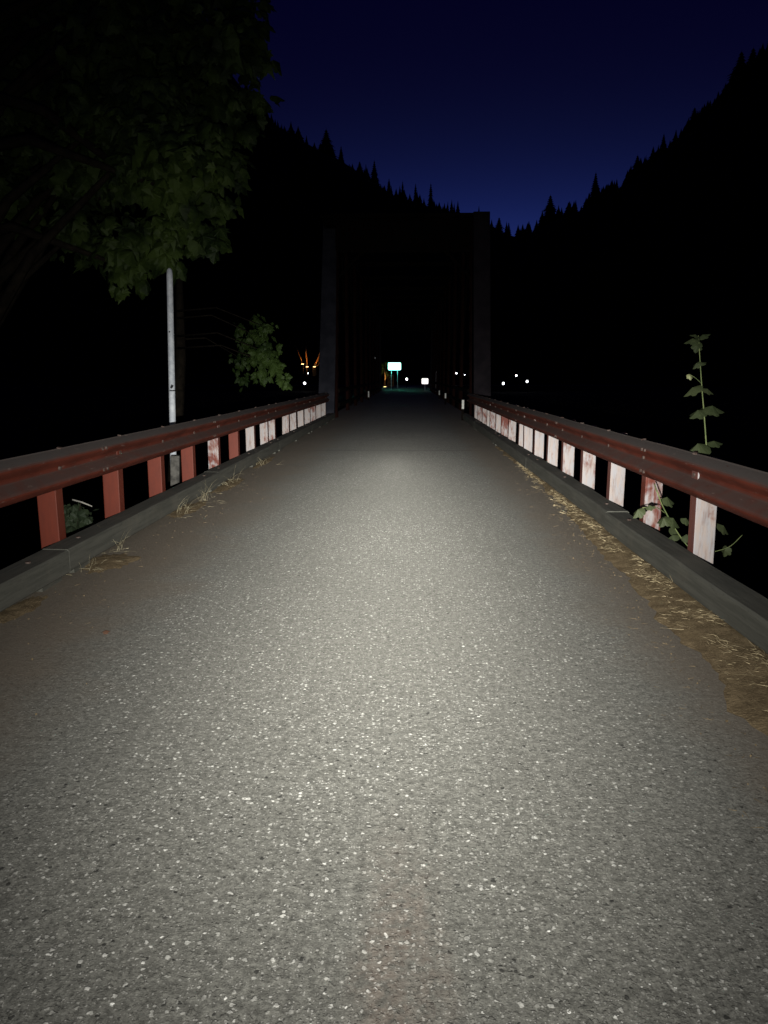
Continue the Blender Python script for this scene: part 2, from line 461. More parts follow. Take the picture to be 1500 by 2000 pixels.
# ------------------------------------------------------------------ kerb timbers
def kerb(side, y0, y1, label, dx=0, dz=0):
    x = (XL - .105) if side < 0 else (XR + .105)
    loc = (x + dx, (y0 + y1) / 2, 0)
    t = thing('kerb_timber', loc, label, 'kerb', 'timber kerb beams along the road')
    bm = MB(); L = y1 - y0 - .012; N = 14
    # slightly warped squared beam with rounded arrises
    prof_ = [(-.105, .050), (-.095, .040), (.095, .040), (.105, .050), (.105, .195), (.092, .208), (-.092, .208), (-.105, .195)]
    vs = []; K = len(prof_)
    for i in range(N + 1):
        yy = -L / 2 + L * i / N
        for k, (u, z) in enumerate(prof_):
            e = noise.noise(Vector((u * 9, (yy + loc[1]) * 1.7, z * 9))) * .006
            vs.append((loc[0] + u + e, loc[1] + yy, z + dz + e))
    fs = [(i * K + k, i * K + (k + 1) % K, (i + 1) * K + (k + 1) % K, (i + 1) * K + k) for i in range(N) for k in range(K)]
    fs += [tuple(range(K)), tuple(range(N * K, N * K + K))[::-1]]
    bm.add(vs, fs)
    o = bm.build('beam', TIMBER, t, loc=loc)
    nb = max(2, int(L / 1.6))
    for i in range(nb):
        b_ = MB(); yy = loc[1] - L / 2 + .25 + (L - .5) * i / (nb - 1)
        b_.box((loc[0], yy, .021), (.17, .3, .038)); b_.build('spacer_block', TIMBER, t)
    for i in range(nb):
        yy = loc[1] - L / 2 + .4 + (L - .8) * i / (nb - 1)
        b_ = MB(); b_.tube([(loc[0], yy, .20 + dz), (loc[0], yy, .218 + dz)], .018, 8); b_.build('bolt_head', BOLT, t)
    return t
lk = [-3.9, .9, 5.4, 10.0, 14.9, 20.1, 26.6]
ll = ['weathered timber kerb beam at the near left corner of the road', 'dark timber kerb under the first red left posts, dry grass tufts beside it',
      'timber kerb beam on the left edge below the tall grey pole', 'timber kerb beam on the left edge halfway to the bridge tower',
      'timber kerb beam on the left below the pale crowded posts, second last before the tower', 'farthest timber kerb beam on the left, ending at the left bridge tower']
for i in range(6): kerb(-1, lk[i], lk[i + 1], ll[i], rr(-.012, .012), rr(-.006, .006))
rk = [-3.6, 2.3, 7.1, 12.0, 16.8, 21.5, 26.6]
rl = ['dark timber kerb beam at the near right corner, next to the dirt and straw', 'right timber kerb beside the nearest pale post and low vine',
      'timber kerb beam on the right below the bright white posts', 'timber kerb beam on the right where the straw strip peters out',
      'timber kerb beam on the right below the reddish crowded posts', 'farthest timber kerb beam on the right, ending at the right bridge tower']
for i in range(6): kerb(1, rk[i], rk[i + 1], rl[i], rr(-.01, .01), rr(-.006, .006))

# ------------------------------------------------------------------ guardrails
WP = [(.000, .012), (.010, .022), (.045, .074), (.056, .081), (.068, .084), (.080, .081), (.091, .074), (.130, .012), (.142, .004), (.155, .002),
      (.168, .004), (.180, .012), (.219, .074), (.230, .081), (.242, .084), (.254, .081), (.265, .074), (.300, .022), (.310, .012)]
RAIL_Z = .600
def rail_panel(bm, x, s, y0, y1, off=0):
    # s = direction towards the road
    N = max(2, int((y1 - y0) / .3)); K = len(WP); vs = []; fs = []
    for i in range(N + 1):
        y = y0 + (y1 - y0) * i / N
        wz = .006 * noise.noise(Vector((x, y * .5, 0))); wx = .009 * noise.noise(Vector((y * .4, x, 5)))
        for j, (z, u) in enumerate(WP):
            dent = .004 * noise.noise(Vector((y * 2.2, z * 14, x)))
            vs.append((x + s * (u + off + dent) + wx, y, RAIL_Z + z + wz))
        for j, (z, u) in enumerate(WP):
            vs.append((x + s * (u + off - .005) + wx, y, RAIL_Z + z + wz))
    M2 = 2 * K
    for i in range(N):
        for j in range(K - 1):
            fs.append((i * M2 + j, i * M2 + j + 1, (i + 1) * M2 + j + 1, (i + 1) * M2 + j))
            fs.append((i * M2 + K + j, (i + 1) * M2 + K + j, (i + 1) * M2 + K + j + 1, i * M2 + K + j + 1))
        for j in (0, K - 1):
            fs.append((i * M2 + j, (i + 1) * M2 + j, (i + 1) * M2 + K + j, i * M2 + K + j))
    bm.add(vs, fs)
def guardrail(side, ys_, mats, label, joints, w=.15, d=.12):
    xb = (XL - .205) if side < 0 else (XR + .205)    # back plane of the rail, front of the posts
    s = -side
    t = thing('guardrail', (xb, ys_[2], 0), label, 'guardrail')
    for a, b in zip(joints, joints[1:]):
        bm = MB(); rail_panel(bm, xb, s, a, b + .16, -.003 if joints.index(a) % 2 == 0 else .003)
        p = bm.build('rail_panel', RED_RAIL, t, smooth=True)
        for zz in (.065, .245):
            for yy in (b + .04, b + .12):
                bb = MB(); bb.tube([(xb + s * .07, yy, RAIL_Z + zz), (xb + s * .094, yy, RAIL_Z + zz)], .014, 8)
                sub(bb.build('splice_bolt', BOLT), p)
    for k, y in enumerate(ys_):
        x = xb - s * w / 2 - s * .002
        bm = MB(); top = RAIL_Z + .285
        lean = rr(-.012, .012)
        bm.bar((x, y + d / 2, -.30), (x + lean, y + d / 2, top), w, d, .007, up=(0, 1, 0))
        po = bm.build('post', mats(k), t, loc=(x, y, .3))
        b2_ = MB(); zz = RAIL_Z + .155
        b2_.tube([(xb + s * .001, y + .06, zz), (xb + s * .018, y + .06, zz)], .016, 8); sub(b2_.build('bolt', BOLT), po)
        b2_ = MB()
        b2_.box((xb + s * .02, y + .05, RAIL_Z + .313), (.03, .03, .010), Euler((rr(-.3, .3), rr(-.3, .3), rr(-.6, .6))).to_matrix()); sub(b2_.build('nail_plate', BOLT), po)
    return t
# post depths measured on the photograph
ly = [-4.6, -3.3, -2.0, -.7, .6, 1.9, 3.2, 4.45] + [v for v in (5.72, 6.97, 8.23, 9.49, 10.79, 12.09, 13.41, 14.73, 15.55, 17.35, 18.55, 19.9, 21.2, 22.55, 23.95, 25.3)]
lmats = {8: POST_RED, 9: POST_RED, 10: POST_RED, 11: POST_RED, 12: POST_MIX, 13: POST_RED, 14: POST_WHITE, 15: POST_MIX}
guardrail(-1, ly, lambda k: POST_RED if k < 8 else lmats.get(k, POST_MIX if k in (16, 17, 18, 20, 21) else POST_WHITE),
          'dusty red steel guardrail along the left edge, mostly dark red posts up close', [-5, -1.2, 2.6, 6.4, 10.2, 14.0, 17.8, 21.6, 25.6])
ry = [-4.0, -2.8, -1.65, -.5, .7, 1.85, 2.9, 4.02, 5.45, 6.65, 7.82, 9.02, 10.18, 11.32, 12.45, 13.58, 14.28, 15.75, 16.9, 18.0, 19.2, 20.0, 21.15, 22.55, 23.6]
guardrail(1, ry, lambda k: POST_MIX if k in (9, 17, 18, 20, 22, 23) else POST_WHITE,
          'dusty red steel guardrail along the right edge with worn white faced posts', [-5, -1.2, 2.6, 6.4, 10.2, 14.0, 17.8, 21.6, 25.4])

# ------------------------------------------------------------------ truss bridge
tb = thing('truss_bridge', (-.3, 27, 0), 'dark through truss bridge ahead with two tall grey end towers', 'bridge')
TL = (-3.12, -2.55); TR = (2.30, 2.88)
HT = 7.1
Yb, Yt = 27.0, 28.6
def endpost(x0, x1, yb, yt, mat, sgn):
    bm = MB(); xc = (x0 + x1) / 2; ww = x1 - x0
    # boxed cover plate with edge angles
    bm.bar((xc, yb, -.6), (xc, yt, HT), ww, .34, .01, up=(0, 1, 0))
    for xe in (x0 + .03, x1 - .03):
        bm.bar((xe, yb - .18, -.6), (xe, yt - .18, HT), .055, .03, 0, up=(0, 1, 0))
    for i in range(38):
        f = i / 37; z = .2 + (HT - .4) * f; y = yb + (yt - yb) * (z + .6) / (HT + .6) - .2
        for xe in (x0 + .03, x1 - .03): bm.ball((xe, y, z), .014)
    bm.build('end_post', mat, tb)
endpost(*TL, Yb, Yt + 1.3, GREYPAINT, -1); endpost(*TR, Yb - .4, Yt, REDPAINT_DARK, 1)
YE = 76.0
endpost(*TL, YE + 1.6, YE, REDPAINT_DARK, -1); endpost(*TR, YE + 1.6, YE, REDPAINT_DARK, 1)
# portal
for yy in (Yt, YE):
    bm = MB()
    bm.box((-.12, yy + .12, HT - .05), (TR[1] - TL[0] - .02, .4, .14))
    bm.box((-.12, yy + .14, HT - .65), (TR[0] - TL[1] + .02, .05, 1.1))
    bm.box((-.12, yy + .12, HT - 1.24), (TR[0] - TL[1] + .02, .3, .1))
    for i in range(11):
        xx = TL[1] + (TR[0] - TL[1]) * i / 10
        bm.box((xx, yy + .05, HT - .65), (.05, .1, 1.1))
    # knee braces
    bm.bar((TL[1], yy + .1, HT - 2.2), (TL[1] + .95, yy + .1, HT - 1.25), .1, .1)
    bm.bar((TR[0], yy + .1, HT - 2.2), (TR[0] - .95, yy + .1, HT - 1.25), .1, .1)
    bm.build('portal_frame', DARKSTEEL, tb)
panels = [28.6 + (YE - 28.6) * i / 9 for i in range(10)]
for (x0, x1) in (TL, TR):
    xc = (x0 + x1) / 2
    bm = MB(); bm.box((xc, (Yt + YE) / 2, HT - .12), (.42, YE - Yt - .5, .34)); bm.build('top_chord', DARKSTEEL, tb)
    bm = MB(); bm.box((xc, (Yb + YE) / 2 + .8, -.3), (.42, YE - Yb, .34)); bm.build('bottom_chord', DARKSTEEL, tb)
    inner = x1 if x0 < 0 else x0
    for i, y in enumerate(panels[:-1] if False else panels[1:-1]):
        bm = MB()
        for e in (-.19, .19):
            bm.bar((inner + (-.05 if x0 < 0 else .05), y + e, -.2), (inner + (-.05 if x0 < 0 else .05), y + e, HT - .3), .11, .07)
        v = bm.build('vertical_post', RED_STEEL, tb)
        lc = MB(); z = 0.0; k = 0
        xx = inner + (.004 if x0 < 0 else -.004)
        while z < HT - .7:
            a, b = (-.19, .19) if k % 2 else (.19, -.19)
            lc.bar((xx, y + a, z), (xx, y + b, z + .34), .012, .05, 0, up=(1, 0, 0))
            z += .34; k += 1
        l_ = lc.build('lacing', RED_STEEL, v); l_.matrix_parent_inverse = (Matrix.Translation(tb.location) @ v.matrix_parent_inverse).inverted()
    for i in range(len(panels) - 1):
        a, b = panels[i], panels[i + 1]
        bm = MB(); u = i < 4
        if i in (0, 8): continue
        bm.bar((xc, a if u else b, HT - .3), (xc, b if u else a, -.1), .09, .16); bm.build('diagonal', DARKSTEEL, tb)
    # lattice side rail on the bridge
    rx = inner + (.13 if x0 < 0 else -.13)
    bm = MB()
    for z in (.45, .95): bm.box((rx, (27.3 + 76) / 2, z), (.06, 48.2, .13))
    bm.build('side_rail', DARKSTEEL, tb)
for y in panels[1:-1]:
    bm = MB(); bm.box((-.12, y, HT - .25), (TR[0] - TL[1], .2, .2)); bm.build('cross_strut', DARKSTEEL, tb)
# hip verticals right behind the towers, with visible lacing
# inner faces of the near tower legs carry lacing too
for xx, sg in ((TL[1] + .02, 1), (TR[0] - .02, -1)):
    v = MB()
    for e in (.30, .74): v.bar((xx + sg * .02, Yb + e, -.2), (xx + sg * .02, Yb + e + 1.35, HT - .4), .05, .07)
    vo = v.build('laced_strut', RED_STEEL, tb)
    lc = MB(); z = .0; k = 0
    while z < HT - 1:
        sh = z / HT * 1.5
        a, b = (.30, .74) if k % 2 else (.74, .30)
        lc.bar((xx + sg * .05, Yb + a + sh, z), (xx + sg * .05, Yb + b + sh + .06, z + .38), .012, .05, 0, up=(1, 0, 0))
        z += .38; k += 1
    l_ = lc.build('lacing', RED_STEEL, vo); l_.matrix_parent_inverse = (Matrix.Translation(tb.location) @ vo.matrix_parent_inverse).inverted()

# ------------------------------------------------------------------ delineators on the bridge edge
def delineator(px, py, D, hpx, label, wdt=.09):
    base = at(px, py + hpx / 2, D); h = hpx / 1500 * D
    zb = 0.0; top = base.z + h
    t = thing('delineator_post', (base.x, base.y, 0), label, 'marker post')
    bm = MB(); bm.box((base.x, base.y, top / 2), (wdt, .03, top), None, .008); bm.build('post_blade', DARKSTEEL, t)
    bm = MB(); bm.box((base.x, base.y - .019, top - h * .5), (wdt * .86, .006, h * .96)); bm.build('reflector', WHITEPL, t)
delineator(904, 790, 25.6, 18, 'pale reflector marker at the foot of the right bridge tower', .085)
delineator(870, 773, 40, 10, 'dim grey marker on the bridge at right, nearer of two beyond the tower')
delineator(858, 767, 50, 9, 'dim grey marker on the bridge at right, farther of two beyond the tower')
delineator(720, 770, 47, 12, 'dim grey marker on the left side of the bridge deck')

# tall thin marker pole, far right of the deck
b = at(851, 752, 74); t = thing('marker_pole', (b.x, b.y, 0), 'thin pale marker pole with a small round reflector on top, right of the white sign', 'pole')
top = at(850, 726, 74)
bm = MB(); bm.tube([(b.x, b.y, 0), (b.x, b.y, top.z)], .035, 8); bm.build('pole', WHITEPL, t)
bm = MB(); bm.ball((b.x + .08, b.y - .03, top.z - .02), .07); bm.build('reflector', WHITEPL, t, smooth=True)

# ------------------------------------------------------------------ signs at the far end
def rounded(bm, c, w_, h_, r_, th):
    pts = []
    for (sx, sz, a0) in ((1, 1, 0), (-1, 1, 90), (-1, -1, 180), (1, -1, 270)):
        for k in range(5):
            a = R(a0 + 22.5 * k); pts.append((sx * (w_ / 2 - r_) + r_ * math.cos(a), sz * (h_ / 2 - r_) + r_ * math.sin(a)))
    n_ = len(pts); vs = [(c[0] + x, c[1] - th / 2, c[2] + z) for x, z in pts] + [(c[0] + x, c[1] + th / 2, c[2] + z) for x, z in pts]
    bm.add(vs, [tuple(range(n_))[::-1], tuple(range(n_, 2 * n_))] + [(i, (i + 1) % n_, n_ + (i + 1) % n_, n_ + i) for i in range(n_)])
def sign(name, c, D, wpx, hpx, mat, textmat, label, ptype):
    p = at(c[0], c[1], D); w_ = wpx / 1500 * D; h_ = hpx / 1500 * D
    gz = 0 if p.y < 86 else ground(p.x, p.y)
    t = thing(name, (p.x, p.y, gz), label, 'sign')
    bm = MB(); rounded(bm, p, w_ * 1.06, h_ * 1.1, .09, .03); bm.build('sign_back', DARKSTEEL, t)
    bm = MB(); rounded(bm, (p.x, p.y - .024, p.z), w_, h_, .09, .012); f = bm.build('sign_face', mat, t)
    bm = MB(); yy = p.y - .034
    def bar(u0, u1, v0, v1): bm.box((p.x + (u0 + u1) / 2 * w_, yy, p.z + (v0 + v1) / 2 * h_), ((u1 - u0) * w_, .005, (v1 - v0) * h_))
    if ptype == 1:
        for u in (-.30, -.22, -.14, -.06, .02, .10, .18, .26): bar(u, u + .045, .24, .30)
        bar(-.04, .03, -.24, -.17); bar(.13, .20, -.26, -.17)
    else:
        for u in (-.30, -.18, -.06, .06, .18): bar(u, u + .08, .18, .32)
        for u in (-.28, -.10, .08): bar(u, u + .12, -.02, .02)
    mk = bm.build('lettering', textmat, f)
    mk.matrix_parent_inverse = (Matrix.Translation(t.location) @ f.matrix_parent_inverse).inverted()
    bm = MB()
    for u in ((-.25, .25) if ptype == 1 else (0,)):
        bm.tube([(p.x + u * w_, p.y + .06, gz), (p.x + u * w_, p.y + .06, p.z + h_ * .45)], .04, 8)
    bm.build('signpost', STEEL, t)
    return p
sp = sign('road_sign', (770.5, 715.5), 88, 25, 14, SIGNGREEN, SIGNTEXT, 'wide bright pale green sign straight ahead beyond the bridge', 1)
sign('road_sign', (830, 744.5), 80, 13, 11, SIGNWHITE, SIGNTEXT2, 'small bright white sign low at the far end, right of the green one', 2)
gl = bpy.data.lights.new('added_sign_spill', 'AREA'); gl.energy = 60; gl.color = (.12, .95, .75); gl.size = 1.3; gl.size_y = .7; gl.shape = 'RECTANGLE'  # added teal lamp, no real fitting; spills onto nearby road and posts
go = bpy.data.objects.new('added_sign_spill', gl); C.objects.link(go); gl.energy = 150; go.location = (sp.x, sp.y - .15, sp.z); go.rotation_euler = (R(90), 0, 0)

# ------------------------------------------------------------------ distant lamps
def lamp(px, py, D, rpx, label, mat=LAMPWHITE, sz=1.0, minh=.6):
    p = at(px, py, D); r_ = rpx / 1500 * D
    gz = min(ground(p.x, p.y), p.z - minh)
    t = thing('lamp', (p.x, p.y, gz), label, 'lamp', 'small lamps glowing in the dark beyond the bridge')
    bm = MB(); bm.ball(p, r_, 1, sz); bm.build('globe', mat, t, smooth=True)
    bm = MB(); bm.tube([(p.x, p.y, gz), (p.x, p.y, p.z - r_ * .8)], .04, 6); bm.build('lamp_post', DARKSTEEL, t)
lamp(595, 748.5, 110, 2.5, 'larger white lamp on the left, below the orange lit trunks')
lamp(600.8, 729, 120, 1.7, 'smaller white lamp on the left, just under the orange lit trunks')
lamp(794.5, 740.5, 100, 2.0, 'white lamp between the green sign and the white sign', sz=1.25)
lamp(891.5, 729, 130, 1.6, 'left one of three tiny white lamps just inside the right tower')
lamp(899.8, 726.8, 130, 1.6, 'middle, highest one of three tiny white lamps just inside the right tower')
lamp(907.6, 732.0, 70, 1.0, 'right, faintest one of three tiny white lamps just inside the right tower')
lamp(983, 749, 105, 2.1, 'left, lowest one of three white lamps outside the right tower', sz=1.3)
lamp(1008.5, 733.5, 120, 1.7, 'middle, highest one of three white lamps outside the right tower', sz=1.2)
lamp(1029.5, 745, 110, 2.2, 'rightmost of three white lamps outside the right tower', sz=1.15)
lamp(733.2, 699, 120, 1.1, 'dim lamp up left of the bright green sign', emit('dim_lamp', (.8, .85, .8), .35), 1.3)
lamp(678.5, 696, 120, .9, 'dim yellowish lamp seen just inside the left tower', emit('dim_warm_lamp', (.8, .7, .45), .25), 1.8)

# orange uplit trunks, left bank
def uplight(p, label, energy=60, col_=(1, .42, .1), tilt=0):
    t = thing('ground_spotlight', (p.x, p.y, p.z - .25), label, 'spotlight', 'orange spotlights under the trunks')
    bm = MB(); bm.tube([(p.x, p.y, p.z - .25), (p.x, p.y, p.z - .02)], [.12, .2], 10); bm.build('housing', DARKSTEEL, t)
    bm = MB(); bm.tube([(p.x, p.y, p.z - .018), (p.x, p.y, p.z + .06)], [.19, .19], 12); bm.build('lens', LAMPWARM, t)
    l_ = bpy.data.lights.new('uplight_beam', 'SPOT'); l_.energy = energy; l_.color = col_; l_.spot_size = R(100); l_.shadow_soft_size = .08
    o = bpy.data.objects.new('uplight_beam', l_); C.objects.link(o); o.location = (p.x, p.y - .1, p.z + .12)
    o.rotation_euler = (R(180 - 12), 0, 0); o.parent = t; o.matrix_parent_inverse = Matrix.Translation(-t.location)
D_ = 118
for (a, b, lab, rad_) in (((599, 716), (598, 690), 'upright trunk lit orange from below, left bank', .13), ((613, 716), (627, 686), 'slanting trunk lit orange, beside the left tower', .2),
                    ((592, 712), (583, 690), 'thin leaning trunk with faint orange light at left end of the lit group', .07), ((616, 714), (630, 702), 'short thick limb lit orange, behind the slanting trunk', .12)):
    p0, p1 = at(*a, D_), at(*b, D_)
    p0.z -= .25
    t = thing('tree_trunk', (p0.x, p0.y, p0.z), lab, 'tree trunk', 'trunks lit orange on the far left bank')
    up = p0 + (p1 - p0) * 1.5
    bm = MB(); bm.tube([p0 - Vector((0, 0, 1.2)), p0, p0.lerp(up, .35) + Vector((.06, 0, 0)), p0.lerp(up, .7), up], [rad_ * 1.3, rad_, rad_ * .85, rad_ * .7, rad_ * .4], 8)
    bm.build('bark', WOODPALE, t, smooth=True)
for (a, lab) in (((600, 716.7), 'orange spotlight at the foot of the upright trunk'), ((614, 716.7), 'wide orange spotlight at the foot of the slanting trunk, nearest the left tower'),
                 ((591, 711.5), 'small orange spotlight left of the lit trunks')):
    p = at(*a, D_ - .6); uplight(p, lab, 80)
    m_ = MB(); gz = ground(p.x, p.y)

# ------------------------------------------------------------------ leaves
LOBE = [(0, 0), (.10, .06), (.34, -.02), (.30, .14), (.52, .30), (.36, .36), (.40, .62), (.22, .52), (.12, .72), (0, 1.0)]
LEAF_OUT = LOBE + [(-x, y) for x, y in LOBE[-2:0:-1]]
VINE_HALF = [(0, .02), (.16, -.06), (.36, .02), (.46, .20), (.42, .34), (.50, .50), (.40, .64), (.24, .68), (.18, .84), (0, 1.0)]
VINE_OUT = VINE_HALF + [(-x, y) for x, y in VINE_HALF[-2:0:-1]]
def leaf(bm, p, d, n_, size, cup=.12, LEAF_OUT=LEAF_OUT):
    """lobed leaf: p base, d direction of the tip, n_ face normal"""
    d = d.normalized(); s_ = d.cross(n_).normalized(); n_ = s_.cross(d)
    c = p + d * size * .42 + n_ * size * cup * .3
    vs = [p + s_ * (x * size) + d * (y * size) - n_ * (abs(x) * cup * 1.6 + (y * y) * cup) * size for x, y in LEAF_OUT]
    n0 = len(vs)
    bm.add(vs + [c], [(i, (i + 1) % n0, n0) for i in range(n0)])
def rvec():
    while True:
        v = Vector((rr(-1, 1), rr(-1, 1), rr(-1, 1)))
        if .05 < v.length < 1: return v.normalized()
def leafmass(bm, centre, rad_, n_, size, squash=(1, 1, 1), shell=.5):
    for _ in range(n_):
        v = rvec(); r_ = rad_ * (shell + (1 - shell) * rnd())
        p = Vector(centre) + Vector((v.x * r_ * squash[0], v.y * r_ * squash[1], v.z * r_ * squash[2]))
        d = (v * .5 + Vector((0, 0, -.7)) + rvec() * .7)
        nn = (v + Vector((0, -.5, .5)) + rvec() * .6)
        leaf(bm, p, d, nn, size * rr(.45, 1.2), rr(.1, .45), VINE_OUT if rnd() < .6 else LEAF_OUT)

# big maple, left of the road
def tree_big():
    base = Vector((-7.6, 11.5, ground(-7.6, 11.5)))
    t = thing('maple_tree', base, 'large broadleaf tree overhanging the left rail, dim green leaves lit above the pole', 'tree')
    bm = MB()
    bm.tube([base - Vector((0, 0, .4)), base + Vector((.1, 0, 1.5)), base + Vector((.3, -.1, 4)), base + Vector((.5, 0, 7)), base + Vector((.6, 0, 11))], [.5, .38, .3, .22, .08], 12)
    limbs = []
    lit = [(300, 250, 10.5, .60), (345, 300, 10.0, .55), (275, 330, 10.4, .5), (340, 375, 10.2, .46), (250, 300, 10.8, .5), (305, 200, 11, .6), (210, 230, 11, .7),
           (330, 440, 10.6, .50), (250, 470, 10.8, .55), (395, 450, 10.8, .38), (405, 330, 11.4, .35), (380, 250, 11.2, .4), (240, 520, 11.0, .45), (320, 500, 10.8, .3),
           (170, 330, 11.4, .7), (150, 450, 11.6, .6), (420, 400, 11.5, .3)]
    fill = []
    for gx in range(-85, 495, 75):
        for gy in range(-80, 420, 85):
            if gx > 380 and gy > 230: continue
            fill.append((gx + rr(-25, 25), gy + rr(-25, 25), rr(11.5, 14.5), rr(.6, .95)))
    fill += [(484, 30, 12.5, .42), (488, 110, 12.2, .40), (486, 190, 12.4, .40), (472, 255, 12.6, .36), (455, -30, 12.8, .6), (430, 300, 12, .4)]
    cr_ = MB()
    for i, (px, py, D, r_) in enumerate(lit + fill):
        c = at(px, py, D)
        if i < len(lit): leafmass(cr_, c, r_, int(85 * (r_ / .5) ** 2), .24, (1, .8, .75), .25)
        else: leafmass(cr_, c, r_, int(90 * (r_ / .7) ** 2), .27, (1, 1, .85), .2)
        if i % 3 == 0:
            a = base + Vector((.3, 0, 2.5 + (i % 5) * 1.3)); mid_ = a.lerp(c, .5) + Vector((0, 0, .5))
            bm.tube([a, mid_, c], [.12, .07, .02], 6)
    bm.build('trunk', BARK, t, smooth=True)
    cr_.build('crown', LEAF, t)
tree_big()

def tree_small():
    base = Vector((-5.6, 17.5, ground(-5.6, 17.5)))
    t = thing('young_tree', base, 'smaller green tree between the pole and the left tower, hanging lit branch tips', 'tree')
    bm = MB(); bm.tube([base - Vector((0, 0, .4)), base + Vector((.2, 0, 3)), base + Vector((.5, 0, 6.0)), base + Vector((.6, 0, 9.3))], [.2, .16, .12, .03], 9)
    cr_ = MB()
    br = [(521, 640, 16.3, .22), (505, 690, 16.2, .30), (525, 690, 16.1, .28), (510, 725, 16.2, .22), (538, 715, 16.0, .20), (548, 740, 16.0, .14), (560, 750, 15.9, .10), (500, 655, 16.4, .2),
          (470, 700, 17.4, .30), (478, 665, 17.4, .25), (500, 625, 17.6, .2), (470, 640, 17.8, .2), (474, 740, 17.2, .2)]
    for i, (px, py, D, r_) in enumerate(br):
        c = at(px, py, D)
        leafmass(cr_, c, r_, int(70 * (r_ / .3) ** 1.6) if i < 8 else int(38 * (r_ / .3) ** 1.6), .15 if i < 8 else .16, (1, .8, 1), .1)
        if i not in (0, 2, 4, 7, 8): continue
        a = base + Vector((.3, 0, min(8, c.z - base.z + .4)))
        bm.tube([a, a.lerp(c, .5) + Vector((0, 0, .25)), c], [.03, .014, .005], 5)
    bm.build('trunk', BARK, t, smooth=True)
    cr_.build('crown', LEAF_B, t)
tree_small()

# ------------------------------------------------------------------ small lit tree + slatted screen, beyond the bridge
b = at(750, 758, 108); gz = ground(b.x, b.y)
t = thing('small_tree', (b.x, b.y, gz), 'small tree with yellow green leaves lit from below, left of the bright green sign', 'tree')
bm = MB(); z0 = at(750, 757, 108).z; bm.tube([(b.x + .15, b.y, gz - .2), (b.x + .1, b.y, z0 + .6), (b.x + .2, b.y, z0 + 1.5), (b.x, b.y, z0 + 2.6)], [.2, .14, .1, .04], 8)
bm.build('trunk', WOODPALE, t, smooth=True)
bm = MB()
for (px, py, r_) in ((745, 712, .5), (755, 709, .5), (740, 718, .35), (749, 722, .5), (743, 731, .35), (757, 728, .45), (741, 742, .25), (762, 738, .3)):
    leafmass(bm, at(px, py, 108), r_, 34, .22, (1, .7, .9), .2)
bm.build('crown', LEAF_B, t)
pl = at(752, 756, 106.5); uplight(pl, 'warm spotlight under the small tree left of the green sign', 300, (1, .75, .35))
b = at(763, 757, 110)
t = thing('slatted_screen', (b.x, b.y, ground(b.x, b.y)), 'narrow slatted wooden screen beside the small lit tree', 'screen')
bm = MB()
for k in range(9): bm.box((b.x, b.y, b.z + .12 + k * .2), (.9, .04, .11))
bm.build('slats', WOODPALE, t)
bm = MB()
for e in (-.42, .42): bm.box((b.x + e, b.y + .05, (b.z + ground(b.x, b.y) + 1.9) / 2), (.07, .07, 1.9 + b.z - ground(b.x, b.y)))
bm.build('frame', WOODPALE, t)

# ------------------------------------------------------------------ steel sign pole on the left
D = 10.6
p_top = at(331, 524, D); p_bot = at(339.5, 944, D)
t = thing('steel_pole', (p_bot.x, p_bot.y, ground(p_bot.x, p_bot.y)), 'plain galvanised steel pole with cut top, standing behind the left rail under the tree', 'pole')
d = (p_top - p_bot).normalized()
gz = ground(p_bot.x, p_bot.y)
lowp = p_bot + d * ((gz - .1 - p_bot.z) / d.z)
bm = MB(); bm.tube([lowp, p_top - d * .10, p_top - d * .03, p_top], [.044, .042, .036, .018], 20); bm.build('tube', STEEL, t, smooth=True)
bm = MB()
q_ = at(336.5, 763, D - .045); bm.box(q_, (.075, .012, .016))
q_ = at(335.5, 755, D - .045); bm.box(q_, (.03, .012, .05), Euler((0, .5, 0)).to_matrix())
q_ = at(331, 648, D - .045); bm.ball(q_, .011)
bm.build('sticker_mark', plain('black_mark', (.01, .01, .012), (.02, .02, .022), 30), t)
bm = MB(); bm.box((p_bot.x + .03, p_bot.y - .12, (gz + .40) / 2), (.12, .12, .40 - gz), Euler((.03, .05, .2)).to_matrix(), .02)
cb_ = bm.build('concrete_block', CONC); tag(cb_, 'small pale concrete block at the foot of the steel pole, seen between two left posts', 'block')

# ------------------------------------------------------------------ vine stems behind the right rail
def curve(pts, n_=8):
    out = []
    P = [Vector(p) for p in pts]; P = [P[0] * 2 - P[1]] + P + [P[-1] * 2 - P[-2]]
    for i in range(1, len(P) - 2):
        for k in range(n_):
            t_ = k / n_; a, b, c, d = P[i - 1:i + 3]
            out.append(.5 * ((2 * b) + (c - a) * t_ + (2 * a - 5 * b + 4 * c - d) * t_ ** 2 + (3 * b - a - 3 * c + d) * t_ ** 3))
    out.append(P[-2]); return out
DV = 5.75
t0 = at(1384, 893, DV)
vg = ground(t0.x, t0.y)
t = thing('climbing_plant', (t0.x, t0.y, vg), 'tall single stemmed plant with lobed leaves rising behind the right rail', 'plant')
bm = MB()
main = curve([(t0.x + .04, t0.y + .05, vg - .05), (t0.x + .05, t0.y, .1), at(1386, 960, DV), at(1381, 890, DV), at(1376, 820, DV), at(1370, 745, DV), at(1366, 685, DV), at(1364, 655, DV)])
bm.tube(main, [.0085 - .006 * i / (len(main) - 1) for i in range(len(main))], 6)
lf = MB(); lf2 = MB()
def vleaf(px, py, tx, ty, size_px, tgt=lf, tilt=.5, dd=0, sx=1370):
    p = at(px, py, DV + dd); q_ = at(tx, ty, DV + dd + rr(-.04, .04)); dv = (q_ - p)
    dv.y += rr(-.05, .02)
    sz = size_px / 1500 * DV
    nn = Vector((rr(-.25, .25), -1 + tilt, tilt + .75))
    leaf(tgt, p, dv, nn, sz * rr(.75, 1.0), rr(.2, .4), VINE_OUT)
    return p
